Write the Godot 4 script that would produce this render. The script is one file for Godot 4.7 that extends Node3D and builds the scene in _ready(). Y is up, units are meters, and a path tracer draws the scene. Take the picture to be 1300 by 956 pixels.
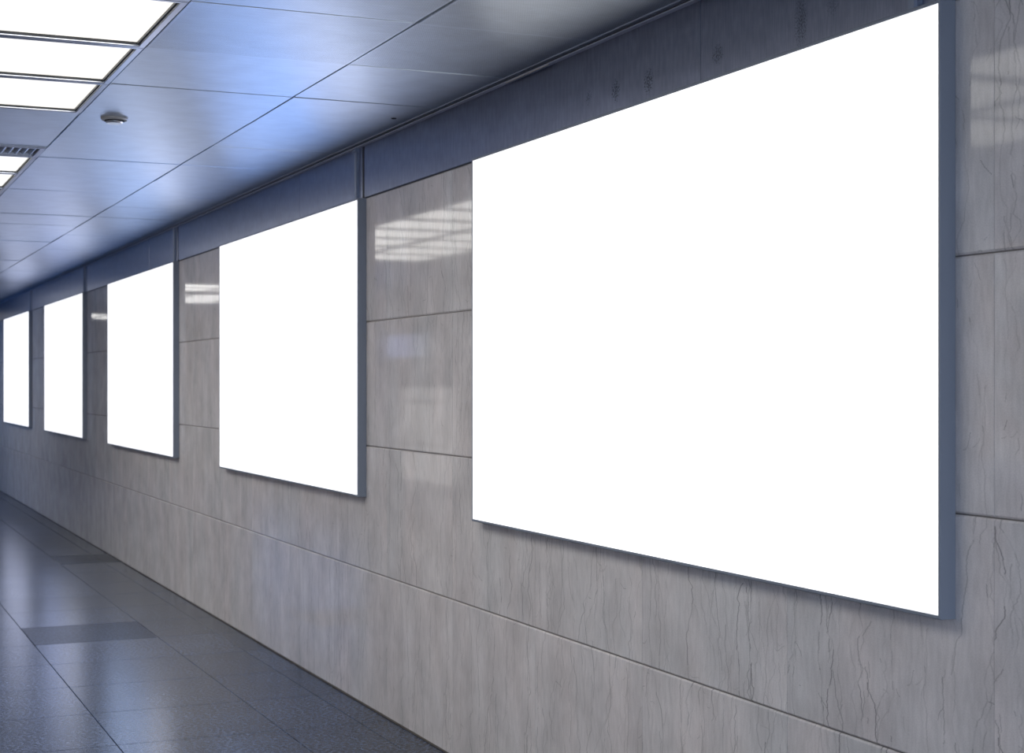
extends Node3D
# A subway corridor: marble wall with five blank lightboxes, brushed metal ceiling, granite floor.
# Camera at x = 0, z = 0. The corridor runs towards -Z; s = -z is the distance along it. The lit wall is at x = WALL.

const WALL := 2.546            # face of the marble wall
const WIDE := 4.54             # corridor width
const EYE := 1.639
const CEIL := 2.869
const S0 := -1.5               # open end behind the camera, where daylight comes in
const S1 := 38.0               # far end
const STONE_TOP := 2.577
const BOARD0 := 3.085          # near end of the first lightbox
const PITCH := 4.514
const TILE := 0.868
const MOD := 0.765             # ceiling module
const MOD0 := 5.83

var rng := RandomNumberGenerator.new()
var M := {}
var taken := {}

# ---------------------------------------------------------------- helpers
func numbered(called: String) -> String:
	if not taken.has(called):
		taken[called] = 0
		return called
	taken[called] += 1
	return "%s_%03d" % [called, taken[called]]

func tag(o: Node, label: String, category: String, group := "", kind := "") -> void:
	o.set_meta("label", label)
	o.set_meta("category", category)
	if group: o.set_meta("group", group)
	if kind: o.set_meta("kind", kind)

func thing(called: String, at: Vector3, turn := 0.0) -> Node3D:
	var o := Node3D.new()
	o.name = numbered(called)
	add_child(o)
	o.position = at
	o.rotation.y = turn
	return o

func part(called: String, mesh: Mesh, m: Material, parent: Node, at := Vector3.ZERO, rot := Vector3.ZERO) -> MeshInstance3D:
	var o := MeshInstance3D.new()
	o.name = called
	o.mesh = mesh
	o.material_override = null
	for k in mesh.get_surface_count():
		o.set_surface_override_material(k, m)
	parent.add_child(o, true)
	o.position = at
	o.rotation = rot
	o.cast_shadow = GeometryInstance3D.SHADOW_CASTING_SETTING_ON
	return o

func begin() -> SurfaceTool:
	var st := SurfaceTool.new()
	st.begin(Mesh.PRIMITIVE_TRIANGLES)
	return st

# a, b, c, d counter-clockwise as seen from outside
func quad(st: SurfaceTool, a: Vector3, b: Vector3, c: Vector3, d: Vector3, ua := Vector2.ZERO, ub := Vector2.RIGHT, uc := Vector2.ONE, ud := Vector2.DOWN) -> void:
	var n := (b - a).cross(c - a).normalized()
	for p in [[a, ua], [c, uc], [b, ub], [a, ua], [d, ud], [c, uc]]:
		st.set_normal(n)
		st.set_uv(p[1])
		st.add_vertex(p[0])

# a plate in the XY plane from z = 0 to z = t whose front (+Z) edges are chamfered by b; corner at the origin
func plate(w: float, h: float, t: float, b: float, uv := Rect2(0, 0, 1, 1), bx := -1.0) -> ArrayMesh:
	var st := begin()
	add_plate(st, Vector3.ZERO, w, h, t, b, uv, bx)
	return st.commit()

func add_plate(st: SurfaceTool, o: Vector3, w: float, h: float, t: float, b: float, uv := Rect2(0, 0, 1, 1), bx := -1.0) -> void:
	if bx < 0.0: bx = b
	var f := []
	var e := []
	var k := []
	for c in [[0, 0], [1, 0], [1, 1], [0, 1]]:
		var x: float = c[0] * w
		var y: float = c[1] * h
		var sx: float = 1.0 - 2.0 * c[0]
		var sy: float = 1.0 - 2.0 * c[1]
		f.append(o + Vector3(x + sx * bx, y + sy * b, t))
		e.append(o + Vector3(x, y, t - b))
		k.append(o + Vector3(x, y, 0))
	var m := func(p: Vector3) -> Vector2:
		return uv.position + Vector2((p.x - o.x) / w * uv.size.x, (1.0 - (p.y - o.y) / h) * uv.size.y)
	quad(st, f[0], f[1], f[2], f[3], m.call(f[0]), m.call(f[1]), m.call(f[2]), m.call(f[3]))
	for i in 4:
		var j := (i + 1) % 4
		if b > 0.0:
			quad(st, e[i], e[j], f[j], f[i], m.call(e[i]), m.call(e[j]), m.call(f[j]), m.call(f[i]))
		quad(st, k[i], k[j], e[j], e[i], m.call(k[i]), m.call(k[j]), m.call(e[j]), m.call(e[i]))
	quad(st, k[0], k[3], k[2], k[1], m.call(k[0]), m.call(k[3]), m.call(k[2]), m.call(k[1]))

# a box between two corners
func add_box(st: SurfaceTool, lo: Vector3, hi: Vector3) -> void:
	var x0 := lo.x; var y0 := lo.y; var z0 := lo.z
	var x1 := hi.x; var y1 := hi.y; var z1 := hi.z
	quad(st, Vector3(x0, y0, z1), Vector3(x1, y0, z1), Vector3(x1, y1, z1), Vector3(x0, y1, z1))
	quad(st, Vector3(x1, y0, z0), Vector3(x0, y0, z0), Vector3(x0, y1, z0), Vector3(x1, y1, z0))
	quad(st, Vector3(x1, y0, z1), Vector3(x1, y0, z0), Vector3(x1, y1, z0), Vector3(x1, y1, z1))
	quad(st, Vector3(x0, y0, z0), Vector3(x0, y0, z1), Vector3(x0, y1, z1), Vector3(x0, y1, z0))
	quad(st, Vector3(x0, y1, z1), Vector3(x1, y1, z1), Vector3(x1, y1, z0), Vector3(x0, y1, z0))
	quad(st, Vector3(x0, y0, z0), Vector3(x1, y0, z0), Vector3(x1, y0, z1), Vector3(x0, y0, z1))

func box(lo: Vector3, hi: Vector3) -> ArrayMesh:
	var st := begin()
	add_box(st, lo, hi)
	return st.commit()

# a rectangular ring in XY, outer w x h about the origin, bars bw wide, from z = 0 to z = t, front edges chamfered by b
func ring(w: float, h: float, bw: float, t: float, b: float) -> ArrayMesh:
	var st := begin()
	var loops := []
	for q in [[0.0, 0.0], [0.0, t - b], [b, t], [bw - b, t], [bw, t - b], [bw, 0.0]]:
		var x: float = w / 2 - q[0]
		var y: float = h / 2 - q[0]
		loops.append([Vector3(-x, -y, q[1]), Vector3(x, -y, q[1]), Vector3(x, y, q[1]), Vector3(-x, y, q[1])])
	loops.append(loops[0])
	for i in loops.size() - 1:
		for j in 4:
			var k := (j + 1) % 4
			quad(st, loops[i][j], loops[i][k], loops[i + 1][k], loops[i + 1][j])
	return st.commit()

# a lathe round +Y from [radius, y] pairs
func lathe(profile: Array, n: int) -> ArrayMesh:
	var st := begin()
	for i in profile.size() - 1:
		for j in n:
			var p := []
			for c in [[i, j], [i, j + 1], [i + 1, j + 1], [i + 1, j]]:
				var a: float = TAU * c[1] / n
				p.append(Vector3(profile[c[0]][0] * cos(a), profile[c[0]][1], profile[c[0]][0] * sin(a)))
			quad(st, p[0], p[3], p[2], p[1])
	return st.commit()

func lin(r: float, g: float, b: float) -> Color:
	return Color(r, g, b).linear_to_srgb()

func area(called: String, parent: Node, at: Vector3, rot: Vector3, size: Vector2, radiance: Color) -> void:
	var l := AreaLight3D.new()
	l.name = called
	var top := maxf(radiance.r, maxf(radiance.g, radiance.b))
	l.light_color = lin(radiance.r / top, radiance.g / top, radiance.b / top)
	l.area_normalize_energy = false
	l.light_energy = top / PI
	l.area_size = size
	l.area_range = 30.0
	l.area_attenuation = 2.0
	l.shadow_enabled = true
	parent.add_child(l, true)
	l.position = at
	l.rotation = rot

# ---------------------------------------------------------------- materials
func noise_bytes(w: int, h: int, w0: int, h0: int, freq: float, sd: int, octaves := 3) -> PackedByteArray:
	var n := FastNoiseLite.new()
	n.seed = sd
	n.noise_type = FastNoiseLite.TYPE_SIMPLEX_SMOOTH
	n.frequency = freq
	n.fractal_octaves = octaves
	var im := n.get_image(w0, h0)
	im.convert(Image.FORMAT_L8)
	if w0 != w or h0 != h:
		im.resize(w, h, Image.INTERPOLATE_CUBIC)
	return im.get_data()

func texture(data: PackedByteArray, w: int, h: int, f := Image.FORMAT_RGB8) -> ImageTexture:
	return ImageTexture.create_from_image(Image.create_from_data(w, h, false, f, data))

# grey-beige marble with upright fibres and thin dark wandering veins; 2048 x 1536 pixels for 3.47 x 2.60 m
func marble_texture() -> ImageTexture:
	var w := 2048
	var h := 1536
	var fine := noise_bytes(w, h, w, 300, 0.09, 11, 4)      # fibres
	var band := noise_bytes(w, h, 512, 64, 0.03, 12, 4)     # broad upright bands
	var blot := noise_bytes(w, h, 512, 384, 0.02, 13, 5)    # clouds
	var tint := noise_bytes(w, h, 256, 48, 0.035, 14, 3)    # pinkish and bluish bands
	var grain := noise_bytes(w, h, w, h, 0.35, 15, 2)
	var dark := PackedFloat32Array()
	dark.resize(w * h)
	var r := RandomNumberGenerator.new()
	r.seed = 77
	for v in 210:
		var x := r.randf() * w
		var y0 := r.randf_range(-500, h - 150)
		var y1 := y0 + r.randf_range(150, 1300)
		var depth := r.randf_range(0.18, 0.5) * (1.0 if v % 3 == 0 else 0.55)
		var drift := 0.0
		var wig := r.randf_range(0.25, 0.7)
		var y := y0
		var power := 1.0
		while y < y1:
			if r.randf() < 0.06: drift = r.randf_range(-wig, wig)
			if r.randf() < 0.03: drift = r.randf_range(-1.5, 1.5)
			if r.randf() < 0.05: power = r.randf_range(0.15, 1.0)
			drift *= 0.96
			x += drift + (r.randf_range(-1.3, 1.3) if r.randf() < 0.3 else 0.0)
			if y >= 0 and y < h:
				var xi := int(floor(x))
				var fr := x - xi
				var row := int(y) * w
				var d := depth * power
				for t in [[0, 1.0 - 0.5 * fr], [1, 0.5 + 0.5 * fr], [-1, 0.15], [2, 0.15]]:
					var p: int = row + posmod(xi + t[0], w)
					dark[p] = minf(0.6, maxf(dark[p], d * t[1]))
			y += 1.0
	for v in 500:                                             # short cross cracks and pits
		var x := r.randf() * w
		var y := r.randf() * h
		var a := r.randf_range(-0.9, 0.9) + (PI / 2 if r.randf() < 0.5 else 0.5)
		var d := r.randf_range(0.08, 0.3)
		for k in r.randi_range(4, 34):
			x += cos(a)
			y += sin(a)
			a += r.randf_range(-0.25, 0.25)
			if y >= 0 and y < h:
				dark[int(y) * w + posmod(int(x), w)] = d
	var out := PackedByteArray()
	out.resize(w * h * 3)
	for i in w * h:
		var l := 1.0 + (fine[i] - 128) * 0.0003 + (band[i] - 128) * 0.0003 + (blot[i] - 128) * 0.0005 + (grain[i] - 128) * 0.0004
		l *= 1.0 - dark[i]
		var t := (tint[i] - 128) * 0.018
		out[i * 3] = clampi(int(212.0 * l + t), 0, 255)
		out[i * 3 + 1] = clampi(int(208.0 * l - t * 0.2), 0, 255)
		out[i * 3 + 2] = clampi(int(207.0 * l - t * 0.6), 0, 255)
	return texture(out, w, h)

# speckled blue-grey granite, 1024 pixels for 1.6 m
func granite_texture() -> ImageTexture:
	var w := 1024
	var a := noise_bytes(w, w, w, w, 0.22, 31, 1)
	var b := noise_bytes(w, w, w, w, 0.06, 32, 3)
	var c := noise_bytes(w, w, 256, 256, 0.02, 33, 3)
	var out := PackedByteArray()
	out.resize(w * w * 3)
	for i in w * w:
		var l := 1.0 + (a[i] - 128) * 0.0050 + (b[i] - 128) * 0.0062 + (c[i] - 128) * 0.0008
		out[i * 3] = clampi(int(60.0 * l), 0, 255)
		out[i * 3 + 1] = clampi(int(67.0 * l), 0, 255)
		out[i * 3 + 2] = clampi(int(82.0 * l), 0, 255)
	return texture(out, w, w)

# brushed metal: streaks along v (the image's height); punched adds rows of tiny holes
func brushed_texture(base: Vector3, amount: float, sd: int, punched := false) -> ImageTexture:
	var w := 1024
	var a := noise_bytes(w, w, w, 24, 0.2, sd, 3)
	var c := noise_bytes(w, w, 128, 128, 0.03, sd + 1, 3)
	var out := PackedByteArray()
	out.resize(w * w * 3)
	for y in w:
		for x in w:
			var i := y * w + x
			var l := 1.0 + (a[i] - 128) * amount + (c[i] - 128) * amount * 0.4
			if punched and x % 8 < 4 and (y + (4 if (x / 8) % 2 else 0)) % 8 < 4 and x > 14 and x < 1010 and y > 14 and y < 1010:
				l *= 0.7
			out[i * 3] = clampi(int(base.x * l), 0, 255)
			out[i * 3 + 1] = clampi(int(base.y * l), 0, 255)
			out[i * 3 + 2] = clampi(int(base.z * l), 0, 255)
	return texture(out, w, w)

# dark steel of the fascia with smudges of old tape glue at [u, v, du, dv, strength]
func fascia_texture(marks: Array) -> ImageTexture:
	var w := 1024
	var h := 128
	var a := noise_bytes(w, h, w, 16, 0.15, 51, 3)
	var c := noise_bytes(w, h, 256, 64, 0.05, 52, 4)
	var g := noise_bytes(w, h, w, h, 0.24, 53, 2)
	var out := PackedByteArray()
	out.resize(w * h * 3)
	for y in h:
		for x in w:
			var i := y * w + x
			var l := 1.0 + (a[i] - 128) * 0.0005 + (c[i] - 128) * 0.0003
			for m in marks:
				var dx: float = absf(x / float(w) - m[0]) / m[2]
				var dy: float = absf(y / float(h) - m[1]) / m[3]
				var q: float = dx * dx + dy * dy
				if q < 1.0:
					l *= 1.0 - m[4] * clampf((g[i] - 90 - 70.0 * q) / 70.0, 0.0, 1.0)
			out[i * 3] = clampi(int(132.0 * l), 0, 255)
			out[i * 3 + 1] = clampi(int(137.0 * l), 0, 255)
			out[i * 3 + 2] = clampi(int(154.0 * l), 0, 255)
	return texture(out, w, h)

func mat(c: Color, rough: float, metal := 0.0) -> StandardMaterial3D:
	var m := StandardMaterial3D.new()
	m.albedo_color = c
	m.roughness = rough
	m.metallic = metal
	return m

func glow(r: float, g: float, b: float) -> StandardMaterial3D:
	var m := mat(Color(0.9, 0.9, 0.9), 0.3)
	var top := maxf(r, maxf(g, b))
	m.emission_enabled = true
	m.emission = lin(r / top, g / top, b / top)
	m.emission_energy_multiplier = top
	return m

func make_materials() -> void:
	M.marble = mat(Color.WHITE, 0.06)
	M.marble.metallic_specular = 0.33
	M.marble.albedo_texture = marble_texture()
	M.marble_plain = mat(Color.WHITE, 0.12)
	M.marble_plain.albedo_texture = M.marble.albedo_texture
	M.marble_plain.uv1_triplanar = true
	M.marble_plain.uv1_world_triplanar = true
	M.marble_plain.uv1_scale = Vector3(0.288, 0.385, 0.288)
	M.grout = mat(Color(0.50, 0.48, 0.47), 0.9)
	M.granite = []
	var gt := granite_texture()
	for k in [1.0, 0.95, 0.90, 0.76]:
		var m := mat(Color(k, k, k), 0.22 if k > 0.8 else 0.3)
		m.albedo_texture = gt
		m.metallic_specular = 0.22 if k > 0.8 else 0.18
		M.granite.append(m)
	M.floor_joint = mat(Color(0.10, 0.10, 0.12), 0.8)
	M.ceiling = []
	for k in 2:
		var m := mat(Color.WHITE, 0.33, 0.7)
		m.albedo_texture = brushed_texture(Vector3(184, 194, 205), 0.0006, 41, k == 1)
		m.anisotropy_enabled = true
		m.anisotropy = -1.0
		M.ceiling.append(m)
	M.invented_finish = mat(Color(0.42, 0.45, 0.52), 0.35)  # invented finish for the unseen wall, darkens reflections and bounces blue
	M.void = mat(Color(0.05, 0.05, 0.06), 0.9)
	M.fascia = mat(Color.WHITE, 0.30, 1.0)
	M.fascia.albedo_texture = fascia_texture([])
	M.fascia_marked = mat(Color.WHITE, 0.30, 1.0)
	M.fascia_marked.albedo_texture = fascia_texture([[0.827, 0.71, 0.010, 0.16, 0.38], [0.898, 0.74, 0.011, 0.17, 0.38], [0.763, 0.66, 0.008, 0.12, 0.22]])
	M.fascia_taped = mat(Color.WHITE, 0.30, 1.0)
	M.fascia_taped.albedo_texture = fascia_texture([[0.09, 0.72, 0.030, 0.13, 0.36], [0.485, 0.70, 0.030, 0.30, 0.32], [0.62, 0.62, 0.03, 0.15, 0.18]])
	for m in [M.fascia, M.fascia_marked, M.fascia_taped]:
		m.anisotropy_enabled = true
		m.anisotropy = 0.8
	M.edge = mat(Color(0.66, 0.69, 0.76), 0.4)
	M.sealant = mat(Color(0.75, 0.74, 0.72), 0.6)
	M.slat = mat(Color(0.42, 0.46, 0.54), 0.4, 1.0)
	M.trim = mat(Color(0.50, 0.54, 0.62), 0.35, 0.35)
	M.frame = mat(Color(0.50, 0.53, 0.58), 0.42)
	M.aluminium = mat(Color(0.78, 0.79, 0.82), 0.3, 1.0)
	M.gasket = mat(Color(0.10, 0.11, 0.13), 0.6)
	M.plastic = mat(Color(0.62, 0.62, 0.63), 0.4)
	M.black = mat(Color(0.03, 0.03, 0.035), 0.5)

# ---------------------------------------------------------------- the setting
func build_wall_right() -> void:
	var core := part("wall_right", box(Vector3(WALL + 0.009, -0.2, -S1), Vector3(WALL + 0.3, CEIL + 0.15, -S0)), M.grout, self)
	tag(core, "polished grey-beige marble wall of large tiles carrying the lightboxes", "wall", "", "structure")
	# rows of tiles between these heights
	var rows := [0.004, 0.6880, 1.3190, 1.9480, STONE_TOP]
	var shapes := {}
	var c0 := -7
	while 2.948 + c0 * TILE < S0: c0 += 1
	for c in range(c0 - 1, 42):
		var sa := maxf(2.948 + c * TILE, S0)
		var sb := minf(2.948 + (c + 1) * TILE, S1)
		if sb - sa < 0.05: continue
		for r in 4:
			var ya: float = rows[r] + (0.0 if r == 0 else 0.002)
			var yb: float = rows[r + 1] - 0.002
			var key := [r, rng.randi_range(0, 9), snappedf(sb - sa, 0.001)]
			if not shapes.has(key):
				var ww := (sb - sa) / 3.472
				var hh := (yb - ya) / 2.604
				shapes[key] = plate(sb - sa - 0.0012, yb - ya, 0.012, 0.005, Rect2(rng.randf() * (1.0 - ww), rng.randf() * (1.0 - hh), ww, hh), 0.0006)
			part("stone_tile", shapes[key], M.marble, core, Vector3(WALL + 0.012 + rng.randf_range(-0.0002, 0.0002), ya, -sb + 0.0006), Vector3(0, -PI / 2, 0))

func build_fascia() -> void:
	var root := thing("trim_1", Vector3(WALL, STONE_TOP, 0))
	tag(root, "dark brushed steel fascia band above the marble tiles", "fascia", "", "structure")
	var top := 2.848 - STONE_TOP
	part("shade_backing", box(Vector3(0.0075, 0.0, -S1), Vector3(0.0095, top, -S0)), M.gasket, root)  # dark strip put in so the recesses between panels read as shade
	var start := S0
	for i in range(-1, 9):
		var rec := BOARD0 + i * PITCH + 0.045
		if rec > S1: break
		var ends := [[start, rec]] if i < 0 else [[start, BOARD0 + (i - 1) * PITCH + 1.222], [BOARD0 + (i - 1) * PITCH + 1.225, rec]]
		var n := 0
		for e in ends:
			if e[1] > e[0]:
				var m = M.fascia
				if i == 1: m = M.fascia_taped if n == 0 else M.fascia_marked
				part("panel", plate(e[1] - e[0], top - 0.005, 0.012, 0.0015), m, root, Vector3(0.016, 0.005, -e[1]), Vector3(0, -PI / 2, 0))
			n += 1
		start = rec + 0.04
	# the double-edged trim under the ceiling
	var st := begin()
	add_box(st, Vector3(WALL - 0.014, 2.8640, -S1), Vector3(WALL + 0.02, 2.8685, -S0))
	add_box(st, Vector3(WALL - 0.016, 2.8455, -S1), Vector3(WALL + 0.02, 2.8500, -S0))
	var t := part("trim_2", st.commit(), M.edge, self)
	part("shade_channel", box(Vector3(WALL + 0.006, 2.8500, -S1), Vector3(WALL + 0.02, 2.8640, -S0)), M.gasket, t)  # web painted dark to stand in for shade between the flanges
	part("sealant", box(Vector3(WALL - 0.017, 2.8415, -5.80), Vector3(WALL - 0.012, 2.8455, -5.40)), M.sealant, t)
	tag(t, "slim double-edged metal trim where the ceiling meets the steel fascia", "trim", "", "structure")

func build_ceiling() -> void:
	var slab := part("ceiling", box(Vector3(WALL - WIDE - 0.3, CEIL + 0.1, -S1), Vector3(WALL + 0.3, CEIL + 0.3, -S0)), M.void, self)
	tag(slab, "brushed metal panel ceiling of the corridor", "ceiling", "", "structure")
	var cols := [[0.006, 0.666], [0.673, 1.444], [3.096, 3.867], [3.874, 4.534]]
	var shapes := []
	for c in cols:
		shapes.append(plate(MOD - 0.003, c[1] - c[0], 0.014, 0.0015))
	for k in range(-12, 45):
		var s := MOD0 + k * MOD
		if s < S0 or s + MOD > S1: continue
		for c in 4:
			var tilt := Vector3(rng.randf_range(-0.0012, 0.0012), 0, rng.randf_range(-0.004, 0.004))
			ceiling_panel(shapes[c], slab, cols[c], s, M.ceiling[1 if s < 5.1 else 0], tilt)
	# plain metal in the light strip where there is no lamp
	for g in [[S0, 3.532], [7.363, 8.495], [15.008, 19.597], [21.130, 21.892], [24.190, 28.777], [31.075, S1]]:
		var a: float = g[0]
		while a < g[1] - 0.01:
			var b: float = minf(a + 1.152, g[1])
			for q in [[1.450, 2.267], [2.273, 3.090]]:
				ceiling_panel(plate(b - a - 0.003, q[1] - q[0], 0.014, 0.0015), slab, q, a, M.ceiling[0], Vector3.ZERO)
			a = b

# local x runs along the corridor, local z down
func ceiling_panel(mesh: Mesh, slab: Node, c: Array, s: float, m: Material, tilt: Vector3) -> void:
	var o := part("panel", mesh, m, slab)
	# x -> -Z, y -> -X, z -> -Y
	o.transform = Transform3D(Basis(Vector3(0, 0, -1), Vector3(1, 0, 0), Vector3(0, -1, 0)) * Basis.from_euler(Vector3(tilt.x, tilt.z, 0)), Vector3(WALL - c[1], CEIL + 0.014, -s - 0.0015))

func build_floor() -> void:
	var base := part("floor", box(Vector3(WALL - WIDE - 0.3, -0.3, -S1), Vector3(WALL + 0.3, -0.006, -S0 + 8.0)), M.floor_joint, self)
	tag(base, "polished speckled grey granite tile floor of the corridor", "floor", "", "structure")
	var cols := [[0.004, 0.151], [0.155, 0.534], [0.538, 1.303], [1.307, 2.072], [2.076, 2.841], [2.845, 3.610], [3.614, 4.379], [4.383, 4.536]]
	var shapes := {}
	var len := 0.74
	var rest := begin()
	for k in range(-18, 40):
		var s := 10.2 + k * len
		if s < S0 or s + len > S1: continue
		for c in cols.size():
			var w: float = cols[c][1] - cols[c][0]
			var v := rng.randi_range(0, 3)
			var key := [snappedf(w, 0.001), v]
			if not shapes.has(key):
				shapes[key] = plate(len - 0.004, w, 0.02, 0.0012, Rect2(rng.randf() * 0.5, rng.randf() * 0.5, len / 1.6, w / 1.6))
			# x -> -Z, y -> -X, z -> +Y
			var t := Transform3D(Basis(Vector3(0, 0, -1), Vector3(-1, 0, 0), Vector3(0, 1, 0)), Vector3(WALL - cols[c][0], -0.02, -s - 0.002))
			if c > 3 or s < 3.5:
				rest.append_from(shapes[key], 0, t)
			else:
				var o := part("tile", shapes[key], M.granite[3] if (k == 0 and c == 2) or (k == 6 and c < 2) else M.granite[rng.randi_range(0, 2)], base)
				o.transform = t
	part("paving", rest.commit(), M.granite[1], base).set_meta("kind", "stuff")

func build_far_walls() -> void:
	var a := part("wall_left", box(Vector3(WALL - WIDE - 0.3, -0.2, -S1), Vector3(WALL - WIDE, CEIL + 0.15, -S0)), M.invented_finish, self)
	tag(a, "blue-grey wall on the opposite side of the corridor", "wall", "", "structure")
	var b := part("wall_back", box(Vector3(WALL - WIDE - 0.3, -0.2, -S1 - 0.3), Vector3(WALL + 0.3, CEIL + 0.3, -S1)), M.marble_plain, self)
	tag(b, "marble end wall at the far end of the corridor", "wall", "", "structure")

# ---------------------------------------------------------------- things
# the blank lightboxes; shares are [part of the width from the near end, radiance]
func build_lightboxes() -> void:
	var w := 3.0
	var h := 1.512
	var frame := ring(w, h, 0.010, 0.046, 0.002)
	var back := box(Vector3(-w / 2 + 0.012, -h / 2 + 0.012, 0.0), Vector3(w / 2 - 0.012, h / 2 - 0.012, 0.012))
	var face := plate(w - 0.018, h - 0.018, 0.006, 0.0005)
	var light := [
		[[1.0, Color(0.60, 0.57, 0.55)]],
		[[0.34, Color(0.9, 0.95, 1.3)], [0.66, Color(0.0, 0.62, 2.3)]],
		[[0.30, Color(0.9, 0.95, 1.3)], [0.70, Color(0.0, 0.35, 1.2)]],
		[[0.5, Color(0.5, 0.6, 1.0)], [0.5, Color(0.02, 0.2, 0.9)]],
		[[1.0, Color(0.4, 0.5, 1.0)]],
	]
	var white := glow(0.96, 0.96, 0.97)
	for i in 5:
		var s := BOARD0 + i * PITCH
		var root := thing("lightbox", Vector3(WALL - 0.001, 2.574 - h, -s - w / 2), -PI / 2)
		tag(root, "blank glowing white lightbox in slim grey frame, under " + ("the smudged stretch" if i == 0 else "a clean bluish stretch") + " of steel fascia", "lightbox", "blank lightboxes on the marble wall")
		part("frame", frame, M.frame, root, Vector3(0, h / 2, 0))
		part("back_panel", back, M.frame, root, Vector3(0, h / 2, 0))
		part("light_face", face, white, root, Vector3(-w / 2 + 0.009, 0.009, 0.0385))
		# local +x is the near end
		var at := w / 2 - 0.009
		for q in light[i]:
			var ww: float = q[0] * (w - 0.018)
			area("lightbox_light", root, Vector3(at - ww / 2, h / 2, 0.0462), Vector3(0, PI, 0), Vector2(ww, h - 0.02), q[1])
			at -= ww

func build_conduits() -> void:
	var tube := plate(0.036, 2.846 - 2.574, 0.022, 0.006)
	for i in 5:
		var root := thing("cable_duct", Vector3(WALL + 0.004, 2.574, -(BOARD0 + i * PITCH + 0.150)), -PI / 2)
		tag(root, "slim grey metal cable duct between ceiling trim and lightbox top, beside " + ("smudged" if i == 0 else "clean") + " steel fascia", "duct", "cable ducts above the lightboxes")
		part("cover", tube, M.trim, root, Vector3(-0.018, 0, 0))
		part("clip", plate(0.048, 0.014, 0.026, 0.003), M.trim, root, Vector3(-0.024, 0.25, 0))

func build_ceiling_lights() -> void:
	var w := 0.817
	var frame := ring(MOD - 0.004, w, 0.024, 0.018, 0.002)
	var gasket := ring(MOD - 0.052, w - 0.048, 0.008, 0.012, 0.001)
	var glass := plate(MOD - 0.068, w - 0.064, 0.004, 0.0005)
	var gl := glow(0.96, 0.94, 0.86)
	for k in [-3, -2, -1, 0, 1, 4, 5, 6, 7, 8, 9, 10, 11, 18, 19, 21, 22, 23, 30, 31, 32]:
		var s: float = MOD0 + k * MOD
		for q in [1.4495 + w / 2, 2.2725 + w / 2]:
			var root := thing("ceiling_light", Vector3(WALL - q, CEIL + 0.014, -s - MOD / 2))
			var wh := "before the ventilation grille" if k < 2 else "beyond the ventilation grille"
			var which := "in the run " + wh
			if k == 1: which = "beside the plain metal panel before the grille"
			if k == 4: which = "directly beside the ventilation grille"
			tag(root, "glowing white square ceiling light panel, " + which, "ceiling light", "ceiling light panels " + wh)
			var down := Basis(Vector3(0, 0, -1), Vector3(1, 0, 0), Vector3(0, -1, 0))
			for p in [["frame", frame, M.aluminium, Vector3.ZERO], ["gasket", gasket, M.gasket, Vector3.ZERO], ["light_diffuser", glass, gl, Vector3(-(w - 0.064) / 2, 0.0, (MOD - 0.068) / 2)]]:
				var o := part(p[0], p[1], p[2], root)
				o.transform = Transform3D(down, p[3])
			area("panel_light", root, Vector3(0, -0.006, 0), Vector3(-PI / 2, 0, 0), Vector2(w - 0.07, MOD - 0.074), Color(2.35, 2.3, 2.2))

func build_grille() -> void:
	for q in [1.4495, 2.2725]:
		var w := 0.817
		var l := 0.355
		var root := thing("ceiling_vent", Vector3(WALL - q - w / 2, CEIL + 0.014, -8.518 - l / 2))
		tag(root, "long ventilation grille with dark slots set across the ceiling light strip", "vent", "ventilation grilles in the light strip")
		var o := part("frame", ring(l, w, 0.03, 0.020, 0.003), M.aluminium, root)
		var down := Basis(Vector3(0, 0, -1), Vector3(1, 0, 0), Vector3(0, -1, 0))
		o.transform = Transform3D(down, Vector3.ZERO)
		o = part("duct_box", box(Vector3(-w / 2 + 0.02, 0.02, -l / 2 + 0.02), Vector3(w / 2 - 0.02, 0.08, l / 2 - 0.02)), M.black, root)
		var slat := box(Vector3(-0.006, -0.014, -l / 2 + 0.028), Vector3(0.006, 0.02, l / 2 - 0.028))
		for k in 20:
			part("slat", slat, M.slat, root, Vector3(-w / 2 + 0.03 + (k + 0.5) * (w - 0.06) / 20, 0, 0), Vector3(0, 0, 0.5))

func build_detector() -> void:
	var root := thing("smoke_detector", Vector3(1.263, CEIL, -7.44))
	tag(root, "small round smoke detector on the brushed metal ceiling", "detector")
	part("base", lathe([[0.0, 0.0], [0.062, 0.0], [0.062, -0.006], [0.057, -0.011], [0.0, -0.011]], 32), M.plastic, root)
	part("sensor_head", lathe([[0.040, -0.010], [0.040, -0.020], [0.036, -0.026], [0.0, -0.028]], 28), M.aluminium, root)
	part("vent_ring", lathe([[0.042, -0.011], [0.045, -0.012], [0.045, -0.017], [0.042, -0.018]], 28), M.black, root)
	var p := thing("ceiling_plug", Vector3(2.451, CEIL, -6.92))
	tag(p, "tiny dark round plug in the metal ceiling near the trim", "plug")
	part("rim", lathe([[0.0, 0.0], [0.013, 0.0], [0.012, -0.003], [0.008, -0.004]], 16), M.gasket, p)
	part("hole", lathe([[0.008, -0.004], [0.007, -0.001], [0.0, -0.001]], 16), M.black, p)

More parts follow.
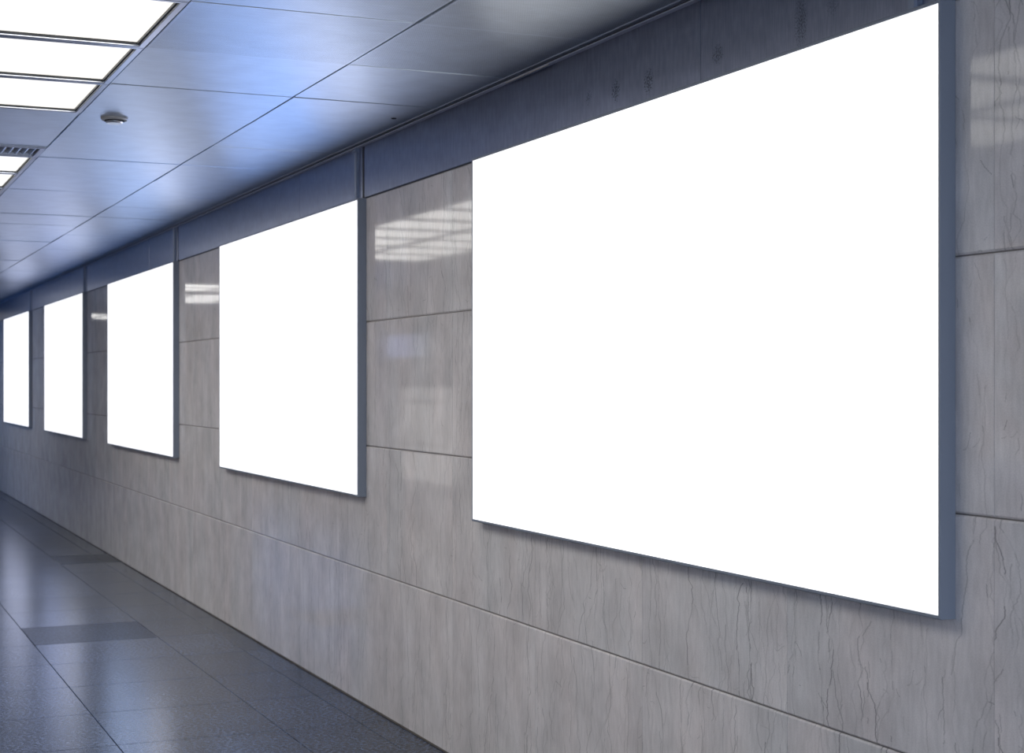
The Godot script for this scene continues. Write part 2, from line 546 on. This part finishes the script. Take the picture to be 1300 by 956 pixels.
# what the polished marble mirrors, on the opposite wall, with added blue boxes
func build_opposite() -> void:
	var w := 3.0
	var h := 1.44
	var x := WALL - WIDE
	var ramp := Gradient.new()
	ramp.offsets = PackedFloat32Array([0.0, 0.35, 0.5, 0.62, 1.0])
	ramp.colors = PackedColorArray([Color(0.55, 0.62, 0.78), Color(0.80, 0.78, 0.72), Color(0.95, 0.86, 0.62), Color(0.90, 0.66, 0.52), Color(0.96, 0.93, 0.84)])
	var n := FastNoiseLite.new()
	n.seed = 5
	n.frequency = 0.02
	n.fractal_octaves = 4
	var t := NoiseTexture2D.new()
	t.width = 512
	t.height = 256
	t.noise = n
	t.color_ramp = ramp
	var pm := mat(Color(0.8, 0.8, 0.8), 0.3)
	pm.emission_enabled = true
	pm.emission = Color.WHITE
	pm.emission_operator = BaseMaterial3D.EMISSION_OP_MULTIPLY
	pm.emission_texture = t
	pm.emission_energy_multiplier = 1.0
	var blue := glow(0.03, 0.15, 0.5)
	for s in [21.3, 24.6]:  # unseen boxes, added to throw blue on the steel fascia
		var ww := 2.9 if s < 22.0 else 2.4
		var root := thing("added_blue_lightbox", Vector3(x + 0.001, 1.12, -s - ww / 2), PI / 2)
		tag(root, "added unseen blue lightbox on the opposite wall, there to tint the steel fascia", "lightbox", "added blue lightboxes on the opposite wall")
		part("frame", ring(ww, h, 0.012, 0.046, 0.002), M.frame, root, Vector3(0, h / 2, 0))
		part("light_face", plate(ww - 0.02, h - 0.02, 0.03, 0.0005), blue, root, Vector3(-ww / 2 + 0.01, 0.01, 0.008))
		area("added_blue_light", root, Vector3(0, h / 2, 0.0462), Vector3(0, PI, 0), Vector2(ww - 0.02, h - 0.02), Color(0.02, 0.4, 1.3))
	for s in [5.31, 9.82]:
		var root := thing("poster_lightbox", Vector3(x + 0.001, 1.12, -s - w / 2), PI / 2)
		tag(root, "warm coloured lit poster lightbox on the opposite wall, mirrored in the polished marble", "lightbox", "poster lightboxes on the opposite wall")
		part("frame", ring(w, h, 0.012, 0.046, 0.002), M.frame, root, Vector3(0, h / 2, 0))
		part("light_face", plate(w - 0.02, h - 0.02, 0.03, 0.0005), pm, root, Vector3(-w / 2 + 0.01, 0.01, 0.008))
		area("poster_light", root, Vector3(0, h / 2, 0.0462), Vector3(0, PI, 0), Vector2(w - 0.02, h - 0.02), Color(0.18, 0.17, 0.15))
	var b := thing("notice_board", Vector3(x + 0.001, 0.38, -18.65), PI / 2)
	tag(b, "pale notice board with added glow low on the opposite wall, mirrored in the polished marble", "display")
	part("added_glow_panel", plate(1.9, 1.2, 0.03, 0.002), glow(0.40, 0.37, 0.32), b, Vector3(-0.95, 0, 0))  # plain pale board; glow added so its reflection shows
	part("inner_frame", ring(1.2, 0.6, 0.05, 0.034, 0.003), mat(Color(0.5, 0.49, 0.47), 0.5), b, Vector3(0.1, 0.75, 0))
	area("added_board_glow", b, Vector3(0, 0.6, 0.036), Vector3(0, PI, 0), Vector2(1.86, 1.16), Color(0.12, 0.11, 0.10))  # added light that goes with the board's glow
	for q in [[19.75, 0.9, Color(0.12, 0.2, 0.55), "wide blue"], [18.95, 0.35, Color(0.4, 0.45, 0.6), "narrow white"]]:
		var g := thing("wall_sign", Vector3(x + 0.001, 1.98, -q[0]), PI / 2)
		tag(g, "%s sign with added glow on the opposite wall, mirrored in the polished marble" % q[3], "sign")
		var c: Color = q[2]
		part("added_glow_panel", plate(q[1], 0.29, 0.03, 0.003), glow(c.r, c.g, c.b), g, Vector3(-q[1] / 2, 0, 0))  # glow added to make the sign show in the marble
		part("edge_strip", plate(q[1], 0.03, 0.034, 0.003), mat(Color(0.85, 0.86, 0.9), 0.4), g, Vector3(-q[1] / 2, -0.03, 0))
		area("added_sign_glow", g, Vector3(0, 0.145, 0.036), Vector3(0, PI, 0), Vector2(q[1] - 0.02, 0.27), c * 0.4)

# ---------------------------------------------------------------- scene
func _ready() -> void:
	rng.seed = 20240
	var cam := Camera3D.new()
	cam.name = "camera"
	add_child(cam)
	cam.projection = Camera3D.PROJECTION_FRUSTUM
	var attr := CameraAttributesPhysical.new()
	attr.frustum_focal_length = 55.0
	attr.frustum_focus_distance = 5.2
	attr.frustum_near = 0.05
	attr.frustum_far = 200.0
	attr.exposure_aperture = 7.0
	cam.attributes = attr
	cam.near = 0.05
	cam.far = 200.0
	cam.size = 956.0 / 2000.0 * 0.05
	cam.frustum_offset = Vector2(0, 8.0 / 2000.0 * 0.05)
	cam.position = Vector3(0, EYE, 0)
	cam.rotation = Vector3(0, -atan(882.0 / 2000.0), 0)
	cam.current = true
	var env := Environment.new()
	env.background_mode = Environment.BG_COLOR
	env.background_color = Color(0.86, 0.91, 1.0)   # overcast daylight at the open end
	env.background_energy_multiplier = 3.5
	env.tonemap_mode = Environment.TONE_MAPPER_LINEAR
	env.tonemap_exposure = 1.05
	env.sdfgi_enabled = true
	env.ssao_enabled = true
	env.ssil_enabled = true
	var we := WorldEnvironment.new()
	we.name = "environment"
	we.environment = env
	add_child(we)

	make_materials()
	build_wall_right()
	build_fascia()
	build_ceiling()
	build_floor()
	build_far_walls()
	build_lightboxes()
	build_ceiling_lights()
	build_conduits()
	build_grille()
	build_detector()
	build_opposite()
